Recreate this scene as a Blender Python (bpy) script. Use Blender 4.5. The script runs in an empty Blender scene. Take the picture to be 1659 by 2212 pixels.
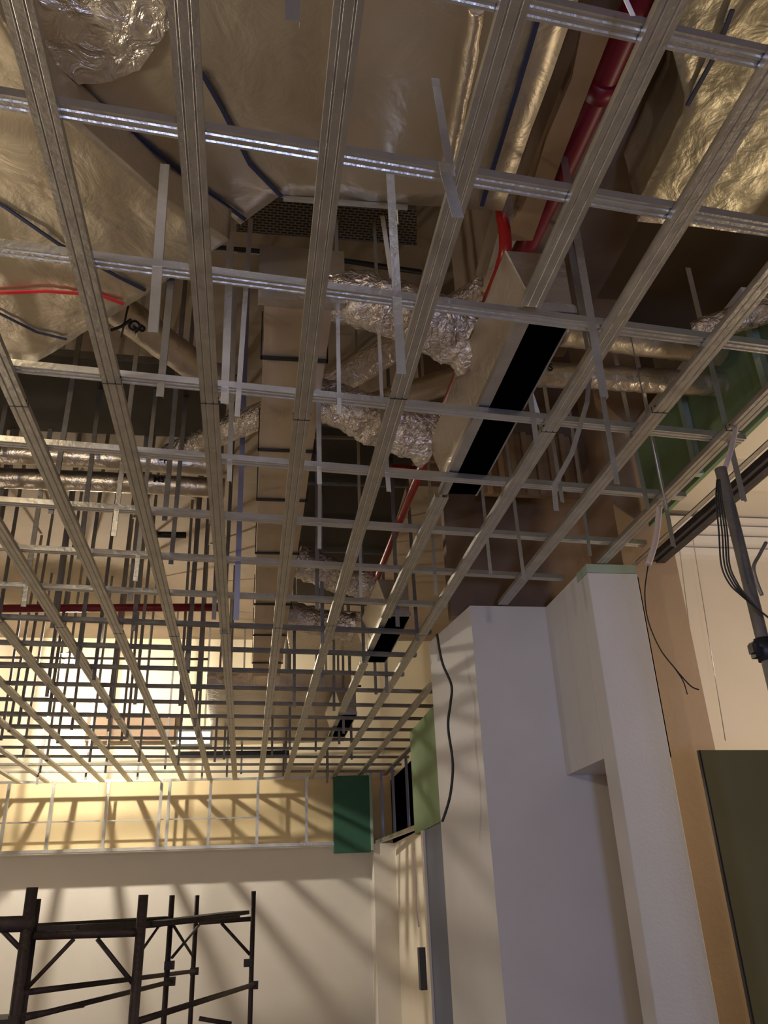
import bpy, bmesh, math, random
from mathutils import Vector, Matrix, noise
random.seed(7)
S = bpy.context.scene
COL = S.collection
PI = math.pi

# ------------------------------------------------------------------ camera
YAW, PITCH, ROLL, FPX = 0.168475, 0.452766, -0.0416433, 1786.3
CAMZ = 1.5
cy, sy, cp, sp = math.cos(YAW), math.sin(YAW), math.cos(PITCH), math.sin(PITCH)
FW = Vector((sy * cp, cy * cp, sp))
R0 = Vector((cy, -sy, 0)); U0 = R0.cross(FW)
RT = R0 * math.cos(ROLL) + U0 * math.sin(ROLL)
UP = U0 * math.cos(ROLL) - R0 * math.sin(ROLL)
OC = Vector((0, 0, CAMZ))
cam = bpy.data.objects.new('camera', bpy.data.cameras.new('camera'))
COL.objects.link(cam)
m = Matrix((RT, UP, -FW)).transposed().to_4x4(); m.translation = OC
cam.matrix_world = m
cam.data.sensor_fit = 'VERTICAL'; cam.data.sensor_height = 36.0
cam.data.lens = FPX / 2212 * 36.0
cam.data.clip_start = 0.02
S.camera = cam

def ray(x, y):
    return FW + RT * ((x - 829.5) / FPX) - UP * ((y - 1106) / FPX)
def onz(x, y, z):
    d = ray(x, y); return OC + d * ((z - CAMZ) / d.z)
def ony(x, y, Y):
    d = ray(x, y); return OC + d * (Y / d.y)
def onx(x, y, X):
    d = ray(x, y); return OC + d * (X / d.x)

# ------------------------------------------------------------------ view, world, lights
S.view_settings.view_transform = 'Standard'; S.view_settings.look = 'None'
S.view_settings.gamma = 1; S.view_settings.use_curve_mapping = False
S.view_settings.exposure = -0.1
w = bpy.data.worlds.new('world'); S.world = w; w.use_nodes = True
w.node_tree.nodes['Background'].inputs[0].default_value = (0.75, 0.62, 0.5, 1)
w.node_tree.nodes['Background'].inputs[1].default_value = 0.05

WARM = (1.0, 0.80, 0.50); WARM2 = (1.0, 0.80, 0.58); COOL = (0.45, 0.55, 1.0)
def point(name, loc, power, col, rad):
    l = bpy.data.lights.new(name, 'POINT'); l.energy = power; l.color = col; l.shadow_soft_size = rad
    o = bpy.data.objects.new(name, l); COL.objects.link(o); o.location = loc; return o
def area(name, loc, tgt, power, col, sx, sy_):
    l = bpy.data.lights.new(name, 'AREA'); l.energy = power; l.color = col; l.shape = 'RECTANGLE'; l.size = sx; l.size_y = sy_
    o = bpy.data.objects.new(name, l); COL.objects.link(o); o.location = loc
    o.rotation_euler = (Vector(tgt) - Vector(loc)).to_track_quat('-Z', 'Y').to_euler(); return o
LAMP = ony(150, 1432, 11.9)
point('work_lamp_left', (-1.7, 1.8, 3.35), 95, (1.0, 0.84, 0.62), 0.10)
area('window_daylight', (0.3, -2.0, 1.1), (1.8, 5.0, 2.2), 70, COOL, 0.5, 0.6)
point('added_hall_fill', (-3.0, 6.3, 1.1), 38, (1.0, 0.83, 0.66), 0.1)  # added warm fill from low left, lifts the slab and brown beams
point('added_back_fill', (-0.6, -2.4, 1.0), 30, (1.0, 0.82, 0.66), 0.3)  # fill light added behind the camera, no real lamp there
point('side_room_lamp', (4.6, 4.2, 2.4), 115, (1.0, 0.80, 0.58), 0.15)

# ------------------------------------------------------------------ materials
def mat(name, col, rough=0.6, metal=0.0, bump=0.0, bscale=20, detail=3, var=0.0, vscale=4, spec=0.5, dist=0.0, bdist=0.02, aniso=None, col2=None, emit=None, ridge=False):
    m = bpy.data.materials.new(name); m.use_nodes = True
    n = m.node_tree.nodes; L = m.node_tree.links; b = n['Principled BSDF']
    b.inputs['Base Color'].default_value = (*col, 1); b.inputs['Roughness'].default_value = rough
    b.inputs['Metallic'].default_value = metal; b.inputs['Specular IOR Level'].default_value = spec
    tc = n.new('ShaderNodeTexCoord'); mp = n.new('ShaderNodeMapping'); L.new(tc.outputs['Object'], mp.inputs[0])
    if aniso: mp.inputs['Scale'].default_value = aniso
    if var:
        t = n.new('ShaderNodeTexNoise'); t.inputs['Scale'].default_value = vscale; t.inputs['Detail'].default_value = 4
        L.new(mp.outputs[0], t.inputs['Vector'])
        r = n.new('ShaderNodeValToRGB'); r.color_ramp.elements[0].position = .3; r.color_ramp.elements[1].position = .7
        c2 = col2 or tuple(c * (1 - var) for c in col)
        r.color_ramp.elements[0].color = (*c2, 1); r.color_ramp.elements[1].color = (*col, 1)
        L.new(t.outputs[0], r.inputs[0]); L.new(r.outputs[0], b.inputs['Base Color'])
    if bump:
        t = n.new('ShaderNodeTexNoise')
        if ridge: t.noise_type = 'RIDGED_MULTIFRACTAL'; t.normalize = True; t.inputs['Gain'].default_value = 1.2
        t.name = 'crease'; t.inputs['Scale'].default_value = bscale; t.inputs['Detail'].default_value = detail
        t.inputs['Distortion'].default_value = dist
        L.new(mp.outputs[0], t.inputs['Vector'])
        k = n.new('ShaderNodeBump'); k.inputs['Strength'].default_value = bump; k.inputs['Distance'].default_value = bdist
        L.new(t.outputs[0], k.inputs['Height']); L.new(k.outputs[0], b.inputs['Normal'])
    if emit:
        b.inputs['Emission Color'].default_value = (*emit[0], 1); b.inputs['Emission Strength'].default_value = emit[1]
    return m
GALV = mat('galvanised_steel', (0.52, 0.50, 0.45), .42, .85, .15, 40, 3, .22, 9)
GALVC = mat('bright_galvanised_steel', (0.66, 0.66, 0.62), .36, .85, .15, 40, 3, .15, 9)
GALVD = mat('darkened_steel', (0.30, 0.29, 0.27), .55, .8, .15, 40, 3, .25, 9)  # darker steel; on the far rails it stands in for backlit shade
FOIL = mat('smooth_foil_wrap', (0.70, 0.62, 0.48), .42, .92, .55, 4.5, 7, .14, 2.5, dist=.5, bdist=.035)
FOIL2 = mat('creased_foil_wrap', (0.76, 0.68, 0.57), .36, .88, .6, 9, 6, .15, 3, dist=.5, bdist=.03)
CRINK = mat('crinkled_flexible_foil', (0.92, 0.84, 0.76), .25, .92, .9, 22, 5, .15, 4, dist=1.5, bdist=.03)
FOILR = mat('yellowish_foil_wrap', (0.60, 0.54, 0.38), .44, .9, .6, 7, 7, .2, 3, dist=.5, bdist=.03)
CRUMP = mat('crumpled_foil_sheet', (0.88, 0.82, 0.72), .30, .92, .9, 9, 5, .08, 3, dist=1.2, bdist=.05)
DUCTF = mat('tan_foil_wrap', (0.62, 0.50, 0.36), .5, .45, .4, 6, 5, .15, 3, dist=.3)
SHEET = mat('foil_box_skin', (0.60, 0.53, 0.43), .36, .85, .35, 8, 4, .2, 3, dist=1)
WHITE = mat('skimmed_plaster', (0.66, 0.65, 0.66), .75, 0, .08, 60, 4, .07, 2.5)
CREAM = mat('cream_paint', (0.74, 0.68, 0.58), .75, 0, .05, 50, 3, .05, 2)
YELLOW = mat('upper_wall_plaster', (0.70, 0.57, 0.34), .8, 0, .05, 40, 3, .08, 2)
UPPERW = mat('upper_cream_plaster', (0.74, 0.66, 0.48), .8, 0, .05, 40, 3, .08, 2)
HALL = mat('hall_wall_paint', (0.76, 0.73, 0.68), .7, 0, .04, 50, 3, .05, 2)
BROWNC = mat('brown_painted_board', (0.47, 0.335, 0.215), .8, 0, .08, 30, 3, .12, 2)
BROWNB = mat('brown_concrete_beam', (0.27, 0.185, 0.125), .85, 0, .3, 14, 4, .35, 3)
SLAB = mat('concrete_slab', (0.30, 0.23, 0.16), .9, 0, .3, 8, 4, .25, 1.2)
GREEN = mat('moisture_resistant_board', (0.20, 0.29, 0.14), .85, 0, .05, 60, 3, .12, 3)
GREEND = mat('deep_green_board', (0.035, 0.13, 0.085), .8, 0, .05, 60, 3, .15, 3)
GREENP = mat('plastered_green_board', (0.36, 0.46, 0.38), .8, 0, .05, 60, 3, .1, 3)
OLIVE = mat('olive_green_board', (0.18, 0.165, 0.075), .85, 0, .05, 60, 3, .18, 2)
BLUEG = mat('blue_grey_panel', (0.12, 0.15, 0.25), .6, 0, .04, 30, 3, .05, 2)
FLOOR = mat('screed_floor', (0.33, 0.27, 0.20), .85, 0, .2, 10, 4, .2, 2)
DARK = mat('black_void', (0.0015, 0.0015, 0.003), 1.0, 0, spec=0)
BLACK = mat('black_plastic', (0.012, 0.012, 0.014), .5, 0)
INK = mat('black_ink', (0.01, 0.01, 0.01), .7, 0)
STRAP = mat('dark_blue_strap', (0.02, 0.025, 0.06), .45, 0)
REDTAPE = mat('red_tape', (0.65, 0.03, 0.04), .5, 0)
REDP = mat('red_pipe_paint', (0.36, 0.012, 0.010), .32, 0, spec=.6)
REDD = mat('dark_red_pipe_paint', (0.20, 0.006, 0.020), .45, 0)
TAN = mat('kraft_board', (0.42, 0.28, 0.15), .8, 0, .4, 9, 4, .25, 5)
RUSTY = mat('scaffold_steel', (0.050, 0.034, 0.030), .6, .3, .3, 40, 3, .3, 10)
PLANK = mat('dark_plank', (0.05, 0.038, 0.032), .8, 0, .4, 20, 4, .3, 8)
POLE = mat('worn_grey_tube', (0.22, 0.20, 0.18), .55, .3, .2, 40, 3, .3, 10)
PINK = mat('pale_conduit_plastic', (0.62, 0.52, 0.52), .5, 0)
BLUEST = mat('blue_tinted_steel', (0.28, 0.30, 0.46), .4, .5)  # hanger's blue is cool daylight put into the colour; studs share it
WTRIM = mat('white_cornice_paint', (0.85, 0.82, 0.78), .5, 0)
YEL = mat('hi_vis_label', (0.7, 0.75, 0.05), .6, 0)
LIT = mat('lamp_lens', (1, .95, .85), .3, 0, emit=((1.0, .88, .71), 3800))
LITP = mat('lit_panel_diffuser', (1, .95, .85), .3, 0, emit=((1.0, .93, .80), 5))

def perf(name, col, hole, scale, thr, an=(1, 1, 1)):
    m = bpy.data.materials.new(name); m.use_nodes = True
    n = m.node_tree.nodes; L = m.node_tree.links; b = n['Principled BSDF']
    b.inputs['Roughness'].default_value = .5; b.inputs['Metallic'].default_value = .5
    tc = n.new('ShaderNodeTexCoord'); mp = n.new('ShaderNodeMapping'); mp.inputs['Scale'].default_value = an
    L.new(tc.outputs['Object'], mp.inputs[0])
    br = n.new('ShaderNodeTexBrick'); br.inputs['Scale'].default_value = scale
    br.inputs['Color1'].default_value = (*hole, 1); br.inputs['Color2'].default_value = (*hole, 1); br.inputs['Mortar'].default_value = (*col, 1)
    br.inputs['Mortar Size'].default_value = thr; br.inputs['Brick Width'].default_value = .5
    L.new(mp.outputs[0], br.inputs['Vector']); L.new(br.outputs[0], b.inputs['Base Color'])
    return m
TRAYM = perf('perforated_tray_steel', (0.22, 0.19, 0.15), (0.03, 0.025, 0.02), 14, .05, (1, 1, 1))
LATHM = perf('wire_lath_mesh', (0.13, 0.11, 0.085), (0.02, 0.017, 0.014), 22, .035, (1.6, 1, 1))

# ------------------------------------------------------------------ mesh helpers
class MB:
    def __init__(s): s.bm = bmesh.new()
    def hexa(s, a, b):
        """a, b: matching point loops (two ends)"""
        va = [s.bm.verts.new(p) for p in a]; vb = [s.bm.verts.new(p) for p in b]; n = len(va)
        for i in range(n):
            s.bm.faces.new((va[i], va[(i + 1) % n], vb[(i + 1) % n], vb[i]))
        s.bm.faces.new(va[::-1]); s.bm.faces.new(vb); return s
    def box(s, x0, x1, y0, y1, z0, z1):
        return s.hexa([(x0, y0, z0), (x1, y0, z0), (x1, y1, z0), (x0, y1, z0)], [(x0, y0, z1), (x1, y0, z1), (x1, y1, z1), (x0, y1, z1)])
    def prism(s, pts, z0, z1):
        return s.hexa([(p[0], p[1], z0) for p in pts], [(p[0], p[1], z1) for p in pts])
    def extr(s, prof, p0, p1, up=Vector((0, 0, 1))):
        """profile (u,v) polygon swept from p0 to p1"""
        p0 = Vector(p0); p1 = Vector(p1); d = (p1 - p0).normalized()
        u = d.cross(up)
        if u.length < 1e-4: u = Vector((1, 0, 0))
        u.normalize(); v = u.cross(d)
        return s.hexa([p0 + u * a + v * b for a, b in prof], [p1 + u * a + v * b for a, b in prof])
    def tube(s, pts, r, seg=12, cap=True, wob=0, freq=8, up=None):
        pts = [Vector(p) for p in pts]; rings = []
        pu = None
        for i, p in enumerate(pts):
            d = (pts[min(i + 1, len(pts) - 1)] - pts[max(i - 1, 0)]).normalized()
            if pu is None:
                pu = d.cross(Vector((0, 0, 1)))
                if pu.length < .05: pu = Vector((1, 0, 0))
            u = (pu - d * pu.dot(d)).normalized(); pu = u; v = u.cross(d)
            rr = r(i / (len(pts) - 1)) if callable(r) else r
            ring = []
            for k in range(seg):
                a = 2 * PI * k / seg; q = u * math.cos(a) + v * math.sin(a)
                f = rr
                if wob: f *= 1 + wob * (noise.noise((p + q * rr) * freq) + .5 * noise.noise((p + q * rr) * freq * 2.7))
                ring.append(s.bm.verts.new(p + q * f))
            rings.append(ring)
        for a, b in zip(rings, rings[1:]):
            for k in range(seg):
                s.bm.faces.new((a[k], a[(k + 1) % seg], b[(k + 1) % seg], b[k])).smooth = True
        if cap: s.bm.faces.new(rings[0][::-1]); s.bm.faces.new(rings[-1])
        return s
    def build(s, name, m, parent=None, bevel=0):
        bmesh.ops.recalc_face_normals(s.bm, faces=s.bm.faces)
        me = bpy.data.meshes.new(name)
        # origin at the centre of the piece's base when it is a thing of its own
        if parent is None and len(s.bm.verts):
            xs = [v.co.x for v in s.bm.verts]; ys = [v.co.y for v in s.bm.verts]; zs = [v.co.z for v in s.bm.verts]
            o = Vector(((min(xs) + max(xs)) / 2, (min(ys) + max(ys)) / 2, min(zs)))
        else: o = Vector(parent.location) if parent is not None else Vector()
        if parent is not None and parent.parent is not None: o = Vector(parent.parent.location) + o
        for v in s.bm.verts: v.co -= o
        s.bm.to_mesh(me); s.bm.free(); me.materials.append(m)
        ob = bpy.data.objects.new(name, me); COL.objects.link(ob)
        if parent is not None: ob.parent = parent
        else: ob.location = o
        if bevel:
            bv = ob.modifiers.new('bevel', 'BEVEL'); bv.width = bevel; bv.segments = 3
        return ob
def tag(o, label, cat, group=None):
    o['label'] = label; o['category'] = cat
    if group: o['group'] = group
    return o
def struct(o): o['kind'] = 'structure'; return o
def empty(name, loc, label, cat, group=None):
    o = bpy.data.objects.new(name, None); COL.objects.link(o); o.location = loc; o.empty_display_size = .05
    return tag(o, label, cat, group)
ORD = ['', 'first', 'second', 'third', 'fourth', 'fifth', 'sixth', 'seventh', 'eighth', 'ninth', 'tenth', 'eleventh', 'twelfth', 'thirteenth',
       'fourteenth', 'fifteenth', 'sixteenth', 'seventeenth', 'eighteenth', 'nineteenth', 'twentieth', 'twenty-first', 'twenty-second']
def smooth_path(pts, n=8):
    pts = [Vector(p) for p in pts]; out = []
    P = [pts[0]] + pts + [pts[-1]]
    for i in range(1, len(P) - 2):
        for k in range(n):
            t = k / n; a, b, c, d = P[i - 1], P[i], P[i + 1], P[i + 2]
            out.append(.5 * ((2 * b) + (-a + c) * t + (2 * a - 5 * b + 4 * c - d) * t * t + (-a + 3 * b - 3 * c + d) * t ** 3))
    out.append(pts[-1]); return out

# ------------------------------------------------------------------ setting
GZ = 3.5           # underside of the ceiling grid
YF = 13.8          # far bulkhead / far wall plane
struct(MB().box(-7, 8, -3.5, 16.5, -.1, 0).build('floor', FLOOR))
struct(MB().box(-7, 8, -3.5, 16.5, 5.9, 6.1).build('ceiling', SLAB))
struct(MB().box(-7.2, -7, -3.5, 16.5, 0, 5.9).build('wall_left', HALL))
struct(MB().box(-7, 8, -3.7, -3.5, 0, 5.9).build('wall_back', HALL))
struct(MB().box(-7, 8, 14.12, 14.3, 0, 2.5).build('wall_far', HALL))
struct(MB().box(-7, 8, 14.12, 14.3, 2.5, 3.56).build('wall_far_upper', YELLOW))
struct(MB().box(-7, 8, 14.12, 14.3, 3.56, 5.9).build('wall_far_top', UPPERW))
struct(MB().box(-7, 1.94, YF - .04, 14.12, 2.485, 2.5).build('trim_11', HALL))
struct(MB().box(1.94, 2.28, YF - .12, 14.12, 0, 2.5).build('trim_1', HALL))
struct(MB().box(2.28, 2.4, 7.7, YF + .2, 0, 2.5).build('wall_right_far', CREAM))
struct(MB().box(4.0, 4.1, 7.7, 14.12, 0, 5.9).build('wall_right_upper', BROWNC))
# cream side room on the right
wl = MB().box(3.0, 8, 6.5, 6.7, 0, 4.33).build('wall_right_room', CREAM); struct(wl)
for i, (a, b, d) in enumerate(((4.33, 4.40, .10), (4.42, 4.49, .17), (4.51, 4.56, .24), (4.58, 4.62, .30))):
    struct(MB().box(3.0, 8, 6.5 - d, 6.6, a, b).build('trim_%d' % (i + 2), WTRIM))
struct(MB().box(2.75, 8, 3.4, 6.7, 4.64, 4.72).build('ceiling_side_room', CREAM))
struct(MB().box(3.1, 8, 5.2, 5.5, 4.52, 4.64).build('trim_6', CREAM))
struct(MB().box(8, 8.2, -3.5, 16.5, 0, 5.9).build('wall_right', CREAM))
# white recess, side return, pier and brown column
struct(MB().prism([(1.55, 5.55), (2.6, 5.55), (2.6, 5.75), (1.72, 5.75), (1.62, 6.5), (1.43, 6.45)], 0, GZ).build('wall_recess', WHITE))
struct(MB().box(2.12, 2.56, 4.90, 5.549, 2.3, GZ - .01).build('wall_pier_head', WHITE))
struct(MB().box(2.12, 2.46, 4.72, 4.899, 0, GZ - .06).build('wall_pier', WHITE, bevel=.004))
struct(MB().box(2.12, 2.46, 4.72, 4.899, GZ - .058, GZ).build('trim_7', GREENP))
bc = MB().box(2.47, 2.86, 4.9, 5.4, 0, 5.9).build('wall_brown_column', BROWNC); struct(bc)
struct(MB().box(1.44, 1.52, 7.22, 7.30, 0, 2.12).build('trim_8', CREAM))
struct(MB().box(1.46, 1.50, 6.46, 7.22, 0, 2.13).build('door_1', BLUEG))
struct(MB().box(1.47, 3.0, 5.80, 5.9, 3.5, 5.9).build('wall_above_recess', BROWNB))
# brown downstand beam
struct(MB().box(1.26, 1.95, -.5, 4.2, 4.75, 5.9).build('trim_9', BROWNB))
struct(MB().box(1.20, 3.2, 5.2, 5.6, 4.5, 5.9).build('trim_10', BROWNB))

# ------------------------------------------------------------------ ceiling channels (run away from the camera)
def channel_profile():
    w, h, t = .037, .027, .0012
    g = .004
    # underside with two shallow grooves, sides, returned lips
    return [(-w, 0), (-.020, 0), (-.016, g), (-.012, 0), (.012, 0), (.016, g), (.020, 0), (w, 0), (w, h), (w - .009, h), (w - .009, h - t), (w - t, h - t),
            (w - t, g + t), (-w + t, g + t), (-w + t, h - t), (-w + .009, h - t), (-w + .009, h), (-w, h)]
xs = [(-3.90 + .405 * i) for i in range(8)]
lines = [(x, -0.6 + (0 if x > -1.2 else 1.0), YF) for x in xs]            # outer left ones
lines = [(-3.87, 2, YF), (-3.46, 2, YF), (-3.05, 1, YF), (-2.65, 1, YF), (-2.24, 0, YF), (-1.83, 0, YF), (-1.42, 0, YF), (-1.02, 0, YF),
         (-.61, .2, YF), (-.22, .2, YF), (.18, .2, YF), (.585, .2, YF), (.975, .2, 2.3), (1.335, .2, YF), (1.79, .3, 5.52), (2.22, .6, 4.7)]
n = 0
for i, (X, y0, y1) in enumerate(lines):
    n += 1
    lab = 'long galvanised ceiling channel running to the far wall, %s from the left of the grid' % ORD[n]
    if i == 14: lab = 'galvanised ceiling channel ending on the white recess wall top'
    if i == 15: lab = 'galvanised ceiling channel ending on top of the white pier'
    if i == 12: lab = 'short galvanised ceiling channel stopping at the nearest black air slot'
    c = MB().extr(channel_profile(), (X, y0, GZ), (X, y1, GZ)).build('ceiling_channel', GALV)
    tag(c, lab, 'ceiling channel', 'long ceiling channels')
    for k, ys in enumerate((3.05 + .12 * math.sin(i * 2.1), 6.2 + .15 * math.sin(i), 9.3)):
        if y0 + .5 < ys < y1 - .4:
            MB().box(X - .0385, X + .0385, ys, ys + .004, GZ - .0015, GZ + .0285).build('splice_joint', BLACK, c)
            for sx in (-1, 1):
                MB().box(X + sx * .037 - .004, X + sx * .037 + .004, ys - .035, ys - .029, GZ + .008, GZ + .014).build('screw', BLACK, c)
for (a, b, lab) in ((3.86, 5.85, 'galvanised ceiling channel between the nearest and the middle black air slots'), (7.1, 9.05, 'galvanised ceiling channel between the middle and the farthest black air slots'), (10.4, YF, 'galvanised ceiling channel beyond the farthest black air slot')):
    tag(MB().extr(channel_profile(), (.975, a, GZ), (.975, b, GZ)).build('ceiling_channel', GALV), lab, 'ceiling channel', 'long ceiling channels')

for (x, lab) in ((1.74, 'galvanised ceiling channel between the narrow doorway board and the far green box'), (2.14, 'rightmost far galvanised ceiling channel, beyond the narrow doorway board')):
    tag(MB().extr(channel_profile(), (x, 7.75, GZ), (x, YF - .2, GZ)).build('ceiling_channel', GALV), lab, 'ceiling channel', 'long ceiling channels')
# ------------------------------------------------------------------ cross rails (run left to right, slightly skewed)
SK = math.tan(0.0828)
RZ = 3.529
rails0 = [(1095, 10), (690, 335), (760, 640), (830, 877), (830, 1025), (830, 1142), (830, 1232), (830, 1305), (830, 1367)]
RY = [onz(px, py, RZ).y - SK * onz(px, py, RZ).x for px, py in rails0]
while RY[-1] < YF - .7: RY.append(RY[-1] + .64)
def railY(k, x): return RY[k] + SK * x
rprof = [(-.026, 0), (-.018, 0), (-.014, .004), (-.006, .004), (-.002, 0), (.006, 0), (.010, .004), (.017, .004), (.020, 0), (.026, 0), (.026, .03), (.0245, .03), (.0245, .006), (-.0245, .006), (-.0245, .03), (-.026, .03)]
rx1 = [2.75, 2.75, 2.6, onz(1600, 960, RZ).x, onz(1470, 1085, RZ).x, onz(1387, 1185, RZ).x, 2.1, onz(935, 1315, RZ).x + .1]
for k, Y0 in enumerate(RY):
    x1 = rx1[k] if k < len(rx1) else 1.42 + (.0 if Y0 < 7.5 else .86)
    x0 = -4.2 if k > 3 else -3.0
    r = MB().extr(rprof, (x0, railY(k, x0), RZ), (x1, railY(k, x1), RZ)).build('cross_rail', GALVC if k < 8 else GALVD)  # far rails take darkened steel, their backlit silhouette put into the colour
    tag(r, 'thin ribbed cross rail lying over the ceiling channels, %s from the camera' % ORD[k + 1], 'cross rail', 'ribbed cross rails')

# perimeter angles
tag(MB().box(2.44, 2.47, .5, 4.72, GZ, GZ + .003).box(2.467, 2.47, .5, 4.72, GZ, GZ + .03).build('wall_angle', GALV), 'edge angle of the grid under the green board, right side', 'wall angle')
tag(MB().box(2.56, 2.60, 1.0, 4.7, GZ + .02, GZ + .06).box(2.60, 2.66, 1.0, 4.7, GZ + .01, GZ + .05).build('edge_runner_gap_shade', PLANK), 'long dark edge runner beside the cream side room ceiling', 'runner')  # second box is a dark strip standing in for the shaded gap
tag(MB().box(-4.4, 1.3, YF - .02, YF + .02, GZ, GZ + .035).build('wall_angle', GALVC), 'edge angle where the grid meets the far stud bulkhead', 'wall angle')

# ------------------------------------------------------------------ hangers (vertical steel angles)
hang = []   # (x, y, z_bottom, z_top, width, rail, material)
def hpx(px, py, k, zt, w=.033, m=None):
    p = ony(px, py, RY[k]); p = ony(px, py, railY(k, p.x) - .022)
    hang.append((p.x, p.y, p.z, zt, w, k, m or GALVC))
for a in ((632, 46, 0, 4.24), (330, 718, 2, 4.02), (345, 857, 3, 5.85, .03, GALVD), (867, 808, 2, 5.85), (485, 872, 3, 4.6), (512, 900, 3, 4.5, .022),
          (825, 866, 3, 5.85, .016), (1305, 857, 2, 4.7), (690, 1046, 4, 5.85, .024), (840, 1062, 4, 4.0, .024), (733, 895, 3, 4.6, .018), (1333, 1045, 3, 4.7, .026),
          (1160, 962, 3, 4.7, .026), (1215, 1085, 4, 5.85, .022), (1455, 1180, 4, 4.7, .026), (1607, 1082, 3, 4.6, .03), (1132, 1252, 5, 5.85, .022), (690, 1185, 5, 5.85, .022),
          (245, 1158, 5, 5.85, .026), (292, 1255, 6, 5.85, .026), (495, 1040, 4, 4.6, .024), (510, 1340, 6, 5.85, .034, BLUEST), (942, 1285, 6, 5.85, .022), (50, 1310, 7, 5.85, .03),
          (1290, 800, 3, 4.7, .022), (1400, 1100, 4, 4.7, .026), (1060, 1240, 5, 5.2, .02), (1275, 1200, 5, 4.7, .022), (780, 1290, 6, 5.85, .02)):
    hpx(*a)
for k in range(7, len(RY)):
    x = -3.9 + random.uniform(0, .5)
    while x < 1.5:
        zb = RZ - random.choice((.02, .05, .1, .16)); y = railY(k, x) + .022
        if not (.0 < x < .36 and y < 11): hang.append((x, y, zb, 5.89, .03, k, GALVD))
        x += random.uniform(.55, .95)
for k in (5, 6):
    for x in (-2.9, -2.3, -1.75, -1.15, -.6):
        hang.append((x + random.uniform(-.15, .15), railY(k, x) + .05, RZ - .02, 5.89, .028, k, GALVD))
byrail = {}
for h in hang: byrail.setdefault(h[5], []).append(h)
for k in sorted(byrail):
    for j, (x, y, zb, zt, w_, _, mt) in enumerate(sorted(byrail[k], key=lambda q: q[0])):
        t = .0016; zt = max(zt, zb + .2)
        lx = random.choice((-.01, 0, .01)); 
        prof = [(-w_ / 2, -t), (w_ / 2, -t), (w_ / 2, w_ * .5), (w_ / 2 - t, w_ * .5), (w_ / 2 - t, 0), (-w_ / 2, 0)]
        o = MB().hexa([(x + a, y + b, zb) for a, b in prof], [(x + a + lx * 2, y + b, zt) for a, b in prof]).build('hanger_angle', mt)
        tag(o, '%s steel hanger, %s cross rail from the camera, %s from the left' % ('blue-light tinted' if mt is BLUEST else 'upright', ORD[k + 1], ORD[j + 1]), 'hanger', 'steel hangers holding up the cross rails')

# leaning and bent hangers
def strip(pts, w_, m, name, label, t=.0016):
    b = MB()
    for a, c in zip(pts, pts[1:]):
        b.extr([(-w_ / 2, -t), (w_ / 2, -t), (w_ / 2, t), (-w_ / 2, t)], a, c, up=Vector((0, 1, .01)))
    return tag(b.build(name, m), label, 'hanger')
def P3(l): return [ony(a, b, c) for a, b, c in l]
strip(P3([(940, 170, 1.75), (975, 380, 1.72)]), .026, GALVC, 'bent_hanger', 'slanted flat hanger above the second cross rail, over the kinked tail')
strip(P3([(960, 352, 1.70), (963, 372, 1.68), (990, 470, 1.66)]), .034, GALVC, 'hanger_tail', 'short kinked pale hanger tail below the second cross rail')
strip([ony(1276, 790, 3.05) + Vector((0, 0, .75))] + P3([(1276, 790, 3.05), (1268, 870, 3.0), (1235, 980, 3.0), (1197, 1050, 3.0), (1202, 1103, 3.0)]), .022, GALVC, 'curved_hanger', 'curved pale strap hanging right of the nearest black air slot')
strip(P3([(1147, 850, 3.25), (1178, 945, 3.25)]), .026, WTRIM, 'white_hanger', 'bright white strip hanging right of the nearest black air slot')
strip(P3([(822, 440, 3.0), (850, 628, 3.0)]), .022, WTRIM, 'bright_hanger', 'bright slanting strip below the perforated tray')
strip(P3([(1352, 0, 1.15), (1367, 33, 1.15)]), .012, WTRIM, 'white_tag', 'small white strip end at the top edge over the red pipe')

# small hanging wire tips
for (c, d, Y, zt, l) in ((860, 484, 2.8, 5.9, 'thin bright wire just right of the slanting strip'), (1170, 740, 2.6, 3.59, 'thin wire hanging over the nearest black air slot'), (1440, 1100, 3.4, 4.55, 'long thin wire left of the pale conduit')):
    q = ony(c, d, Y); tag(MB().tube([q, (q.x, q.y, zt)], .0035, 6).build('hanging_wire', GALVC), l, 'wire')

# ------------------------------------------------------------------ foil-wrapped ducts
def ribbon(pts, w_, z0, z1, name, m, parent):
    b = MB(); P = [Vector((p.x, p.y, 0)) for p in pts]
    L_, R_ = [], []
    for i, p in enumerate(P):
        d = (P[min(i + 1, len(P) - 1)] - P[max(i - 1, 0)]).normalized(); nn = Vector((-d.y, d.x, 0)) * w_ / 2
        L_.append(p + nn); R_.append(p - nn)
    for i in range(len(P) - 1):
        b.prism([L_[i], L_[i + 1], R_[i + 1], R_[i]], z0, z1)
    return b.build(name, m, parent)
def px_poly(pl, z): return [onz(a, b, z) for a, b in pl]
def sag_duct(name, pl, z0, z1, m, label, parent=None, amp=.008, fr=5):
    pts = px_poly(pl, z0); b = MB(); b.prism(pts, z0, z1)
    bmesh.ops.triangulate(b.bm, faces=[f for f in b.bm.faces if len(f.verts) > 4])
    bmesh.ops.subdivide_edges(b.bm, edges=b.bm.edges[:], cuts=14, use_grid_fill=True)
    for v in b.bm.verts:
        q = v.co
        d = amp * (noise.noise(q * fr) + .6 * noise.noise(q * fr * 2.3 + Vector((5, 1, 2))))
        if abs(q.z - z0) < 1e-4: v.co.z += d
        else: v.co += Vector((d, d, 0)) * .6
    for f in b.bm.faces: f.smooth = True
    return tag(b.build(name, m), label, 'duct')
ZM = 4.25
md = sag_duct('main_duct', [(1085, 455), (600, 425), (520, 485), (60, 95), (-300, -200), (1330, -220)], ZM, ZM + .45, FOIL, 'very large foil-wrapped duct filling the top centre above the grid')
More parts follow.
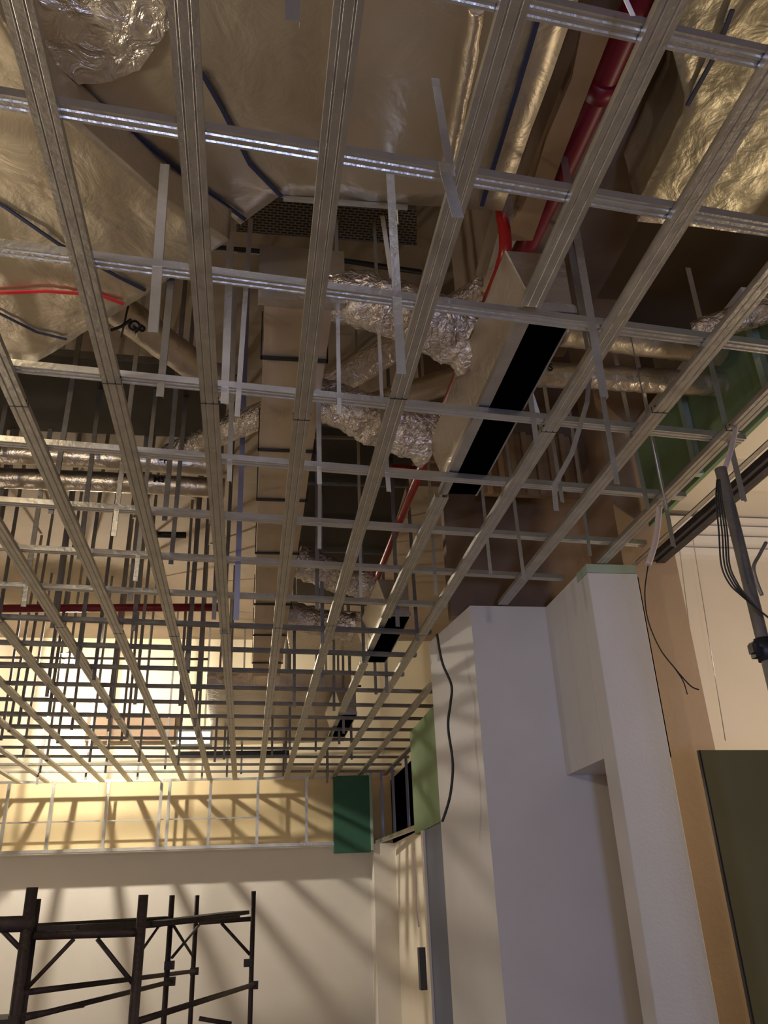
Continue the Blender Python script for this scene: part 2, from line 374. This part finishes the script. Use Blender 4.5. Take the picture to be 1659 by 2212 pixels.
ribbon(px_poly([(80, 75), (150, 165), (370, 350), (530, 470)], ZM), .016, ZM - .016, ZM - .008, 'strap', STRAP, md)
ribbon(px_poly([(435, 150), (480, 230), (540, 350), (608, 420)], ZM), .016, ZM - .016, ZM - .008, 'strap', STRAP, md)
ribbon(px_poly([(1175, -10), (1110, 210), (1040, 440)], ZM), .018, ZM - .016, ZM - .008, 'strap', STRAP, md)
ribbon(px_poly([(612, 424), (880, 444)], ZM), .018, ZM - .02, ZM - .004, 'end_flange', GALVC, md)
b = MB(); pts = px_poly([(-150, -190), (380, -190), (365, 60), (300, 150), (240, 175), (170, 180), (90, 110)], ZM - .03); b.prism(pts, ZM - .03, ZM - .012)
bmesh.ops.triangulate(b.bm, faces=[f for f in b.bm.faces if len(f.verts) > 4])
bmesh.ops.subdivide_edges(b.bm, edges=b.bm.edges[:], cuts=26, use_grid_fill=True)
for v in b.bm.verts:
    if v.co.z < ZM - .029: v.co.z -= .022 * abs(noise.noise(v.co * 6)) + .012 * abs(noise.noise(v.co * 15))
b.build('crumpled_wrap', CRUMP, md)
# padded roll along the duct
b = MB().tube(smooth_path([onz(1030, 20, ZM), onz(1010, 150, ZM), onz(985, 280, ZM), onz(965, 370, ZM)], 14), .028, 12, wob=.25, freq=14)
b.build('foil_fold', FOIL2, md)
ZL = 4.05
ld = sag_duct('lower_duct', [(115, 215), (350, 425), (495, 520), (300, 645), (75, 785), (-300, 760), (-420, -150), (-60, -60)], ZL, ZL + .18, FOIL, 'broad foil-wrapped duct at upper left with red tape across it', amp=.010)
ribbon(px_poly([(-60, 400), (10, 440), (125, 520), (255, 592), (315, 622)], ZL), .014, ZL - .018, ZL - .010, 'strap', STRAP, ld)
ribbon(px_poly([(-80, 640), (0, 672), (80, 712), (145, 728)], ZL), .010, ZL - .018, ZL - .010, 'strap', STRAP, ld)
ribbon(px_poly([(-60, 630), (100, 624), (215, 632), (268, 652)], ZL), .017, ZL - .016, ZL - .010, 'red_tape', REDTAPE, ld)
ZR = 4.3
rd = sag_duct('side_duct', [(1440, 60), (1480, 210), (1475, 250), (1375, 450), (1720, 520), (1950, 200), (1850, -250), (1420, -200)], ZR, ZR + .35, FOILR, 'yellowish foil duct at top right with one black strap', amp=.012, fr=8)
ribbon(px_poly([(1580, 15), (1545, 110), (1483, 222)], ZR), .016, ZR - .02, ZR - .011, 'strap', STRAP, rd)
ribbon(px_poly([(1378, 462), (1500, 473), (1670, 497)], ZR), .034, ZR - .03, ZR - .006, 'end_roll', FOIL2, rd)
# kraft board flap beside the main duct
kb = MB().prism(px_poly([(1300, 40), (1255, 70), (1235, 170), (1180, 300), (1150, 400), (1105, 500), (1095, 520), (1150, 520), (1215, 340), (1320, 70)], 4.33), 4.33, 4.36).build('kraft_board_strip', TAN)
tag(kb, 'torn tan kraft board strip between the main duct and the red pipe', 'board')
# foil patch hanging by the beam
fp = MB().prism(px_poly([(1090, 455), (1110, 455), (1115, 520), (1060, 620), (1035, 650)], 4.42), 4.42, 4.62).build('foil_flap', FOIL2)
tag(fp, 'pale foil flap above the red pipe elbow', 'insulation')

# central rectangular duct running away
X0, X1, CY0, CY1, CZ0, CZ1 = .0, .31, 2.95, 9.4, 4.0, 4.27
cd = empty('centre_duct', ((X0 + X1) / 2, CY0, CZ0), 'long rectangular foil duct running from centre to far wall with black bands', 'duct')
b = MB().box(X0, X1, CY0, CY1, CZ0, CZ1)
bmesh.ops.subdivide_edges(b.bm, edges=b.bm.edges[:], cuts=20, use_grid_fill=True)
for v in b.bm.verts:
    q = v.co; dz = .006 * (noise.noise(q * 7) + noise.noise(q * 17) * .5); v.co += Vector((dz, 0, dz))
b.build('duct_body', DUCTF, cd)
for py in (768, 968, 1076, 1192, 1303, 1370, 1430):
    y = onz(600, py, CZ0).y
    MB().box(X0 - .012, X1 + .012, y, y + .022, CZ0 - .014, CZ0 - .004).box(X0 - .012, X0 - .006, y, y + .022, CZ0 - .014, CZ1).box(X1 + .006, X1 + .012, y, y + .022, CZ0 - .014, CZ1).build('band', BLACK, cd)
MB().box(X0 - .03, X1 + .05, CY0 - .02, CY0 + .03, CZ0 - .01, CZ1 + .03).build('end_collar', SHEET, cd)

def flex(name, pts, r, m, label, wob=.10, n=16, seg=28, freq=16, cat='duct', text=None):
    o = MB().tube(smooth_path(pts, n), r, seg, wob=wob, freq=freq).build(name, m); return tag(o, label, cat)
flex('flexible_duct', [(.30, 3.05, 4.14), (.5, 2.98, 4.05), (.72, 3.02, 4.0), (.9, 3.07, 3.98), (1.02, 3.12, 3.92)], (lambda t: .122 + .026 * t), CRINK, 'crinkled silver flexible duct from the centre duct to the nearest black air slot', wob=.16, n=20)
flex('flexible_duct', [(.30, 3.92, 4.14), (.45, 3.90, 4.08), (.62, 3.93, 4.02), (.78, 3.96, 4.0), (.98, 4.0, 3.95)], (lambda t: .115 + .045 * t), CRINK, 'second crinkled flexible duct, ending in a fat lobe beside the nearest air slot', wob=.18, n=20)
flex('flexible_duct', [(.32, 6.3, 4.14), (.6, 6.35, 4.05), (.95, 6.45, 4.0)], .13, CRINK, 'crumpled flexible duct feeding the middle black air slot', wob=.2, n=20)
flex('flexible_duct', [(.32, 7.6, 4.14), (.6, 7.6, 4.05), (.95, 7.6, 4.0)], .13, CRINK, 'crumpled flexible duct just past the middle black air slot', wob=.2, n=16)
flex('foil_tube', [(-.62, 5.15, 4.42), (-.2, 4.75, 4.42), (.4, 4.2, 4.42), (.8, 3.7, 4.42), (1.15, 3.25, 4.42)], .085, CRINK, 'shiny straight foil tube crossing diagonally behind the centre duct', wob=.05)

def wrap_text(txt, size, centre, axis, up, r, lift, parent):
    """lettering wrapped round a tube: axis = reading direction, up = letter-up direction at the centre, outward = up x axis"""
    cu = bpy.data.curves.new('lettering', 'FONT'); cu.body = txt; cu.size = size; cu.align_x = 'CENTER'; cu.align_y = 'CENTER'; cu.offset = size * .025
    to = bpy.data.objects.new('tmp', cu); COL.objects.link(to)
    dg = bpy.context.evaluated_depsgraph_get(); me = bpy.data.meshes.new_from_object(to.evaluated_get(dg)); bpy.data.objects.remove(to)
    bm = bmesh.new(); bm.from_mesh(me)
    bmesh.ops.subdivide_edges(bm, edges=bm.edges[:], cuts=2, use_grid_fill=False); bmesh.ops.triangulate(bm, faces=bm.faces[:])
    axis = axis.normalized(); up = (up - axis * up.dot(axis)).normalized(); out = axis.cross(up).normalized()
    mb = MB()
    for v in bm.verts:
        a = v.co.y / r
        v.co = centre + axis * v.co.x + (out * math.cos(a) + up * math.sin(a)) * (r + lift)
    me2 = bpy.data.meshes.new('l'); bm.to_mesh(me2); bm.free(); mb.bm.from_mesh(me2)
    o = mb.build('lettering', INK, parent); sd = o.modifiers.new('thick', 'SOLIDIFY'); sd.thickness = .002; return o
def towards_cam(c): return (OC - c).normalized()
# 'GP' tube
ga, gb = onz(262, 672, 4.3), onz(500, 845, 4.3)
gt = flex('foil_tube', [ga + (ga - gb) * .1, ga, (ga + gb) / 2 + Vector((0, 0, -.01)), gb], .088, FOIL2, 'short foil tube marked GP leaving the broad upper left duct', wob=.05, n=10)
gc = onz(255, 706, 4.28); gd = (gb - ga).normalized()
gax = ga + gd * (gc - ga).dot(gd)
def tube_text(txt, size, c, d, r, parent, twist=0.0, flip=False):
    o = towards_cam(c); o = (o - d * o.dot(d)).normalized()
    up = o.cross(d) if not flip else d.cross(o)
    rd_ = d if not flip else -d
    # rotate outward direction round the tube by twist
    q = Matrix.Rotation(twist, 3, d); o2 = q @ o
    up2 = o2.cross(rd_)
    return wrap_text(txt, size, c, rd_, up2, r, .006, parent)
tube_text('GP', .074, gax, gd, .092, gt, twist=.25)
# twine round the neck of the tube
MB().tube(smooth_path([onz(235, 715, 4.14), onz(262, 705, 4.15), onz(283, 690, 4.17)], 6), .008, 6).tube([onz(262, 728, 4.16), onz(277, 660, 4.17)], .005, 6).build('twine', BLACK, gt)
# two foil tubes at left
for (ya, yb, txts, lab) in ((980, 1008, [('dn', 355, True)], 'upper of two level foil tubes at left'), (1036, 1055, [('MS', 345, False), ('GPS', 110, False)], 'lower of two level foil tubes at left')):
    a, c = onz(-160, ya - 8, 4.3), onz(485, yb, 4.3)
    t = flex('foil_tube', [a, (a + c) / 2 + Vector((0, 0, .012)), c], .072, FOIL2, lab, wob=.06, n=16)
    d = (c - a).normalized()
    for tx, px, fl in txts:
        q = onz(px, ya + (yb - ya) * px / 480, 4.3); cc = a + d * (q - a).dot(d)
        tube_text(tx, .06, cc, d, .076, t, twist=-.55 if not fl else -.35, flip=fl)
# right tubes
a, c = onz(1130, 806, 4.25), onz(1580, 832, 4.25)
t = flex('foil_tube', [a, (a * .7 + c * .3), (a * .3 + c * .7), c], .072, FOIL2, 'creased golden foil tube right of the nearest air slot, nearly level', wob=.12, n=14)
d = (c - a).normalized(); q = onz(1180, 806, 4.25); tube_text('S', .06, a + d * (q - a).dot(d), d, .078, t, twist=-.5)
a, c = onz(1210, 715, 4.35), onz(1560, 758, 4.35)
flex('foil_tube', [a, (a + c) / 2, c], .085, FOIL, 'dull foil tube above the golden one at right', wob=.08, n=14)
a, c = onz(1500, 722, 4.2), onz(1760, 630, 4.2)
flex('foil_tube', [a, (a + c) / 2, c], .07, CRINK, 'crinkled glittering foil tube end above the green board', wob=.2, n=18)
a, c = onz(1050, 800, 4.5), onz(720, 900, 4.5)
flex('foil_tube', [a, (a + c) / 2, c], .08, FOIL, 'dull foil tube between the two crinkled flexible ducts', wob=.06, n=12)

# ------------------------------------------------------------------ air slot boxes
def plenum(y0, y1, lab, zt=3.87, lx=.94):
    ZS = GZ + .066
    e = empty('air_slot_box', (1.10, (y0 + y1) / 2, ZS), lab, 'air diffuser', 'black air slots in the grid')
    xa, xb = 1.03, 1.19
    MB().hexa([(xa, y0, ZS + .026), (xb, y0, ZS + .026), (xb, y1, ZS + .026), (xa, y1, ZS + .026)], [(lx, y0, zt), (xb + .0, y0, zt), (xb + .0, y1, zt), (lx, y1, zt)]).build('foil_box', SHEET, e, bevel=.006)
    MB().box(xa, xb, y0, y1, ZS + .004, ZS + .025).build('slot_opening', DARK, e)
    MB().box(xa - .05, xa, y0 - .01, y1 + .01, ZS, ZS + .035).build('frame_side', GALV, e)
    MB().box(xb, xb + .008, y0 - .01, y1 + .01, ZS, ZS + .035).build('frame_side', GALV, e)
    MB().box(xa, xb, y0 - .01, y0, ZS, ZS + .04).build('frame_end', GALVC, e)
    return e
plenum(2.40, 3.94, 'nearest and largest black air slot with foil box, centre right of the grid')
plenum(6.0, 7.30, 'middle of the three black air slots, left of the white recess')
plenum(9.45, 10.75, 'farthest small black air slot near the deep green board')

# ------------------------------------------------------------------ red sprinkler pipes
def pipe(name, pts, r, m, lab, n=8):
    return tag(MB().tube(smooth_path(pts, n), r, 16).build(name, m), lab, 'pipe')
p1 = pipe('sprinkler_pipe', [(1.33, -.5, 4.48), (1.32, 1.8, 4.48), (1.28, 3.05, 4.48)], .055, REDD, 'thick dark red pipe along the brown beam at top right', 6)
MB().tube([(1.32, 2.05, 4.48), (1.32, 2.13, 4.48)], .064, 16).build('coupling', REDD, p1)
p2 = pipe('sprinkler_pipe', [(1.10, 2.78, 4.5), (1.10, 2.78, 4.3), (1.095, 2.85, 4.22), (1.09, 3.1, 4.2), (1.08, 4.8, 4.2), (1.07, 7.3, 4.2)], .030, REDP, 'bright red pipe with elbow running past the nearest air slot', 8)
MB().tube([(1.09, 3.12, 4.2), (1.09, 3.19, 4.2)], .038, 16).build('coupling', REDP, p2)
p3 = pipe('sprinkler_pipe', [onz(845, 1015, 4.55), onz(915, 1020, 4.55)], .045, REDP, 'short stub of red pipe beyond the second crinkled duct', 3)
p4 = pipe('sprinkler_pipe', [onz(-120, 1315, 4.5), onz(470, 1312, 4.5)], .042, REDD, 'level dark red pipe crossing the left side above the grid', 3)
MB().tube([onz(470, 1312, 4.5) - Vector((.01, 0, 0)), onz(470, 1312, 4.5) + Vector((.03, 0, 0))], .05, 16).build('end_cap', REDD, p4)
b = MB().tube([onz(338, 1150, 4.45), onz(338, 1158, 4.05)], .018, 10).tube([onz(310, 1154, 4.35), onz(402, 1156, 4.35)], .026, 10)
tag(b.build('pipe_clamp', BLACK), 'dark pipe clamp hanging under the lower left foil tube', 'clamp')
tag(MB().tube([onz(455, 534, 4.9), onz(575, 545, 4.9), onz(720, 560, 4.9), onz(910, 588, 4.9)], .016, 10).build('black_pipe', BLACK), 'thin black pipe crossing under the slab behind the centre duct', 'pipe')

# ------------------------------------------------------------------ cable trays and lath
def tray(name, pl, z, m, lab, lip=.05):
    pts = px_poly(pl, z); e = empty(name, sum(pts, Vector()) / len(pts), lab, 'cable tray')
    MB().prism(pts, z, z + .006).build('tray_base', m, e)
    for i in (0, 2):
        a, c = pts[i], pts[(i + 1) % 4]
        MB().extr([(-.002, 0), (.002, 0), (.002, lip), (-.002, lip)], a, c).build('tray_side', GALVD, e)
    return e
tray('perforated_tray', [(545, 432), (900, 452), (900, 530), (510, 500)], 4.62, TRAYM, 'perforated cable tray crossing beyond the main duct')
tray('mesh_tray', [(-60, 752), (500, 800), (480, 948), (-60, 925)], 4.75, LATHM, 'dark mesh tray across the left behind the GP tube')
tray('mesh_tray', [(645, 912), (905, 955), (800, 1310), (640, 1300)], 4.75, LATHM, 'long dark mesh tray right of the centre duct')
for k, py in enumerate((945, 1045, 1130, 1190, 1245)):
    a, c = onz(630, py, 4.7), onz(905 - k * 22, py + 8, 4.7)
    tag(MB().extr([(-.012, 0), (.012, 0), (.012, .02), (-.012, .02)], a, c).build('tray_bracket', GALVD), 'bracket under the long mesh tray, %s from the camera' % ORD[k + 1], 'bracket', 'brackets under the long mesh tray')

b = MB().box(1.62, 2.40, 5.16, 5.199, 4.22, 4.74)
for i in range(8): b.box(1.64 + i * .1, 1.68 + i * .1, 5.12, 5.161, 4.22, 4.74)
tag(b.build('ribbed_panel', TAN), 'tan ribbed panel behind the grid between the black slot and the brown column', 'panel')
# ------------------------------------------------------------------ far services
def slabduct(name, pl, z, h, m, lab):
    o = MB().prism(px_poly(pl, z), z, z + h).build(name, m, bevel=.02); return tag(o, lab, 'duct')
slabduct('foil_branch_duct', [(445, 1480), (760, 1492), (745, 1602), (455, 1612)], 3.95, .2, FOIL2, 'wide foil duct crossing near the far wall above the grid')
slabduct('foil_branch_duct', [(615, 1340), (800, 1350), (790, 1420), (625, 1410)], 4.32, .15, CRINK, 'crumpled foil branch duct beside the middle air slot')
lp = empty('light_panel', ony(418, 1592, 12.0), 'bright white light panel above the far left grid', 'lamp')
a = ony(386, 1582, 12.0); c = ony(453, 1606, 12.0)
MB().box(a.x, c.x, 11.97, 12.0, c.z, a.z).build('diffuser', LITP, lp)
MB().box(a.x - .03, c.x + .03, 11.98, 12.06, c.z - .03, a.z + .03).build('casing', GALVC, lp)
a = ony(384, 1628, 12.2); c = ony(625, 1612, 12.2)
tag(MB().box(a.x, c.x, 12.2, 12.3, a.z - .03, a.z + .03).build('dark_rail', BLACK), 'dark level rail under the bright light panel', 'rail')
# second-level dark pipes and rods in the lit left area
for j, (py, z) in enumerate(((1440, 4.3), (1478, 4.35), (1545, 4.25), (1572, 4.22), (1420, 4.5))):
    a, c = onz(-40, py, z), onz(450 + 330 * (j % 2), py + 4, z)
    tag(MB().tube([a, c], .016, 8).build('steel_runner', GALVD), 'thin level steel runner above the far grid, %s from the camera' % ORD[[2, 3, 4, 5, 1][j]], 'runner', 'thin runners above the far grid')

# floodlight
fl = empty('floodlight', LAMP, 'glaring floodlight shining above the grid at far left', 'lamp')
b = MB()
bmesh.ops.create_icosphere(b.bm, subdivisions=3, radius=.07, matrix=Matrix.Translation(LAMP))
b.build('bulb', LIT, fl)
MB().tube([LAMP + Vector((0, 0, .08)), LAMP + Vector((0, 0, .2))], .03, 12).tube([LAMP + Vector((0, 0, .2)), (LAMP.x, LAMP.y, 5.9)], .008, 8).build('lamp_holder', BLACK, fl)
MB().tube([LAMP + Vector((0, 0, .15)), LAMP + Vector((0, 0, .11)), LAMP + Vector((0, 0, .09))], (lambda t: .05 + .13 * t), 28).build('added_lamp_shield', GALVD, fl)  # shield added over the bulb to keep its glare off the slab

# ------------------------------------------------------------------ far stud bulkhead
tag(MB().box(-4.6, 1.33, YF - .05, YF + .015, 2.50, 2.545).build('stud_track', GALVC), 'bottom track of the far stud bulkhead above the hall wall', 'track')
for j, px in enumerate((22, 118, 236, 350, 368, 456, 558, 662)):
    t = ony(px, 1690, YF); t2 = t.x
    prof = [(-.022, -.02), (.022, -.02), (.022, .02), (.019, .02), (.019, -.017), (-.022, -.017)]
    o = MB().hexa([(t2 + a_, YF - .01 + b_, 2.546) for a_, b_ in prof], [(t2 + a_, YF - .01 + b_, GZ) for a_, b_ in prof]).build('wall_stud', GALVC)
    tag(o, 'steel stud in the far bulkhead, %s from the left' % ORD[j + 1], 'stud', 'steel studs of the far bulkhead')
tag(MB().box(-4.6, .2, YF + .03, YF + .05, 2.93, 2.95).build('bridging_rail', GALVC), 'thin level rail across the far bulkhead studs', 'rail')
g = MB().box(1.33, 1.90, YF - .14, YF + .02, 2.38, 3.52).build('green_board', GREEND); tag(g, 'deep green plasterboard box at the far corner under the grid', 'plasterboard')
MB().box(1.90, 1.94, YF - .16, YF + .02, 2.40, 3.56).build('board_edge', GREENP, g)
# right bulkhead studs
a = Vector((1.98, YF - .3, 2.48)); c = Vector((2.24, 11.1, 2.5))
tag(MB().extr([(-.03, 0), (.03, 0), (.03, .05), (-.03, .05)], a, c).build('stud_track', GALV), 'bottom track of the right hand stud bulkhead', 'track')
for j, f in enumerate((.15, .42, .72)):
    q = a.lerp(c, f)
    tag(MB().extr([(-.018, -.018), (.018, -.018), (.018, .018), (.015, .018), (.015, -.015), (-.018, -.015)], q + Vector((0, 0, .05)), (q.x, q.y, GZ)).build('wall_stud', BLUEST), 'bluish upright stud beside the deep green board, %s from the corner' % ORD[j + 1], 'stud', 'bluish studs beside the deep green board')
tag(MB().box(2.32, 2.36, 10.8, YF + .3, 2.5, 3.5).build('painted_opening_dark', DARK), 'black sheet painted as the dark of the opening behind the bluish studs', 'panel')  # black sheet stands in for the unlit depth of the opening
# green board over the doorway
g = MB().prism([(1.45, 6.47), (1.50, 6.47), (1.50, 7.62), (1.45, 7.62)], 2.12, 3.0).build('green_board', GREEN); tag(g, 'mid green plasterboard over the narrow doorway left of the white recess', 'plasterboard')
# green boards upper right
g = MB().box(2.70, 2.73, 1.2, 4.88, 3.86, 4.55).build('green_board', GREEN); tag(g, 'upright green board above the grid at the right edge', 'plasterboard')
for j, y in enumerate((2.2, 2.9, 3.3, 4.1)):
    MB().box(2.66, 2.699, y, y + .05, 3.86, 4.55).build('batten', GREENP, g)
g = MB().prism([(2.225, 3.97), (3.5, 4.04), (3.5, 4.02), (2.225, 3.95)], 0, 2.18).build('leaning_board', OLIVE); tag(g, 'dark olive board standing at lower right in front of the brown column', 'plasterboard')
MB().box(2.216, 2.2245, 3.95, 3.972, 0, 2.18).build('board_edge', BLACK, g)

# ------------------------------------------------------------------ scaffold pole, conduit and wires at right
pole = empty('scaffold_pole', (1.785, 2.6, 0), 'thick grey upright pole with a clamp at the right edge', 'pole')
MB().tube([(1.785, 2.6, 0), (1.785, 2.6, 3.02)], .0225, 18).build('tube', POLE, pole)
MB().tube([(1.785, 2.6, 2.25), (1.785, 2.6, 2.33)], .031, 16).box(1.735, 1.765, 2.585, 2.615, 2.26, 2.315).build('clamp', BLACK, pole)
MB().box(1.72, 1.7349, 2.57, 2.60, 2.272, 2.304).build('clamp_wedge', RUSTY, pole)
ct = tag(MB().tube(smooth_path([ony(1590, 925, 3.05), ony(1583, 955, 2.9), ony(1575, 985, 2.78), ony(1560, 1030, 2.7)], 5), .011, 12).build('conduit', PINK), 'short pale conduit above the pole with black cables coming out', 'conduit')
MB().tube([ony(1562, 1026, 2.7), ony(1556, 1038, 2.7)], .013, 12).build('conduit_mouth', BLACK, ct)
for j, off in enumerate((0, 7, 13, 18)):
    pts = [(1549 + off * .3, 1036), (1547 + off * .7, 1080), (1553 + off, 1150), (1558 + off, 1220), (1575 + off, 1260), (1600 + off * .6, 1285), (1645, 1322), (1700, 1365)]
    tag(MB().tube(smooth_path([ony(x, y, 2.56 - .01 * j) for x, y in pts], 6), .0032, 6).build('black_cable', BLACK), 'loose black cable looping down past the grey pole, %s from the left' % ORD[j + 1], 'cable', 'black cables beside the grey pole')
tag(MB().tube(smooth_path([ony(1655, 1172, 2.9), ony(1640, 1200, 2.9), ony(1628, 1225, 2.9), ony(1634, 1255, 2.9), ony(1646, 1286, 2.9)], 5), .008, 8).build('bent_bracket', GALVD), 'bent grey rod right of the grey pole', 'rod')
YC = onz(1424, 1090, GZ).y
c2 = tag(MB().tube(smooth_path([ony(1424, 1095, YC), ony(1420, 1140, YC), ony(1413, 1180, YC), ony(1400, 1220, YC)], 6), .017, 12).build('conduit', PINK), 'pale pinkish conduit hanging before the brown column', 'conduit')
MB().tube(smooth_path([ony(1400, 1222, YC), ony(1393, 1280, YC), ony(1400, 1340, YC), ony(1425, 1400, YC), ony(1455, 1440, YC), ony(1490, 1480, YC), ony(1510, 1490, YC)], 8), .0035, 6).tube(smooth_path([ony(1455, 1440, YC), ony(1475, 1470, YC), ony(1485, 1500, YC)], 5), .003, 6).build('wire', BLACK, c2)
tag(MB().tube(smooth_path([ony(944, 1370, 5.35), ony(955, 1430, 5.35), ony(975, 1480, 5.35), ony(973, 1520, 5.35), ony(968, 1570, 5.35), ony(978, 1650, 5.35), ony(972, 1720, 5.35), ony(955, 1775, 5.35)], 8), .009, 8).build('wall_cable', BLACK), 'dark cable hanging down the left edge of the white recess', 'cable')
tag(MB().tube(smooth_path([(1.40, 7.45, 2.0), (1.40, 7.42, 1.75), (1.39, 7.40, 1.55), (1.40, 7.38, 1.4)], 6), .007, 6).build('wall_cable', PINK), 'pale loose cable beside the doorway edge', 'cable')
# torn ceiling fitting in the side room
b = MB().box(3.55, 3.95, 6.05, 6.25, 4.50, 4.54); tag(b.build('ceiling_fitting', WTRIM), 'broken white fitting on the side room cornice', 'fitting')
for j, (px, q) in enumerate(((1480, 1190), (1507, 1180))):
    tag(MB().tube([ony(px, q, 6.25) + Vector((0, 0, .6)), ony(px + 40 + 20 * j, 1600, 6.25)], .004, 6).build('hanging_wire', GALVC), 'thin wire down the cream side wall, %s from the brown column' % ORD[j + 1], 'wire', 'thin wires down the cream wall')

# ------------------------------------------------------------------ scaffold on the left
def SP(px, py, Y): return ony(px, py, Y)
sc1 = empty('scaffold_tower', (-.8, 5.0, 0), 'dark frame scaffold tower in front of the white hall wall, lower left', 'scaffold')
def post(px, py, Y, r):
    p = SP(px, py, Y); return MB().tube([(p.x, p.y, 0), p], r, 12).build('post', RUSTY, sc1)
def bar(a, c, r, name='brace', m=RUSTY): return MB().tube([SP(*a), SP(*c)], r, 10).build(name, m, sc1)
post(70, 1917, 5.0, .030); post(80, 1942, 5.06, .022); post(310, 1933, 5.0, .026)
post(372, 1934, 7.0, .020); post(426, 1934, 8.2, .020); post(548, 1925, 7.6, .019)
bar((75, 2021, 5), (300, 2014, 5), .022, 'ledger'); bar((75, 2001, 5.4), (360, 1984, 7), .016, 'ledger')
bar((-60, 1999, 5), (72, 1995, 5), .04, 'ledger')
bar((320, 1999, 6.6), (515, 1979, 7.4), .017, 'ledger'); bar((430, 1993, 7.6), (542, 1985, 7.6), .019, 'ledger')
bar((160, 2028, 5), (58, 2135, 5), .011); bar((210, 2028, 5), (290, 2128, 5), .012); bar((0, 2005, 5), (50, 2055, 5), .013)
bar((345, 1998, 7), (305, 2055, 6), .009); bar((374, 1998, 7), (416, 2065, 8.2), .011); bar((430, 1998, 8.2), (372, 2068, 7), .011)
bar((478, 1994, 7.6), (540, 2062, 7.6), .013)
bar((45, 2145, 5), (425, 2097, 8.2), .016, 'rail'); bar((45, 2195, 5), (180, 2172, 6), .012, 'rail'); bar((50, 2200, 5), (372, 2120, 7), .015, 'rail')
bar((285, 2210, 5), (550, 2126, 7.6), .017, 'rail'); bar((430, 2200, 7.6), (500, 2212, 7.6), .017, 'rail')
for (px, py, Y) in ((420, 2098, 8.2), (368, 2120, 7), (548, 2128, 7.6), (536, 2080, 7.6), (366, 2085, 7)):
    q = SP(px, py, Y); MB().box(q.x - .035, q.x + .035, q.y - .03, q.y + .03, q.z - .028, q.z + .028).build('coupler', RUSTY, sc1)
def plank(pa, pb, wd, th, lab):
    a, c = SP(*pa), SP(*pb)
    return tag(MB().extr([(-wd / 2, 0), (wd / 2, 0), (wd / 2, th), (-wd / 2, th)], a, c).build('plank', PLANK), lab, 'plank', 'scaffold planks')
plank((120, 2020, 5.02), (318, 2004, 6.9), .2, .045, 'dark plank lying on the near scaffold ledger')
plank((330, 2000, 6.6), (515, 1976, 7.9), .2, .03, 'dark plank reaching to the far scaffold frame')
o = MB().prism([SP(-60, 2190, 4.8), SP(40, 2190, 4.8), SP(40, 2190, 5.1), SP(-60, 2190, 5.1)], .95, 1.12).build('dark_bundle', PLANK); tag(o, 'dark bundle on the scaffold at the lower left corner', 'bundle')

# dark wall box near the doorway
qa, qb = ony(190, 1543, 14.0), ony(375, 1600, 14.0)
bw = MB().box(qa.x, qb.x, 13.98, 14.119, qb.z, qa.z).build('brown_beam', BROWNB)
tag(bw, 'plain brown beam fixed to the far wall below the floodlight', 'beam')
tag(MB().box(1.40, 1.452, 7.42, 7.5, .95, 1.25).build('wall_box', BLACK), 'small black box on the wall beside the blue-grey doorway', 'box')
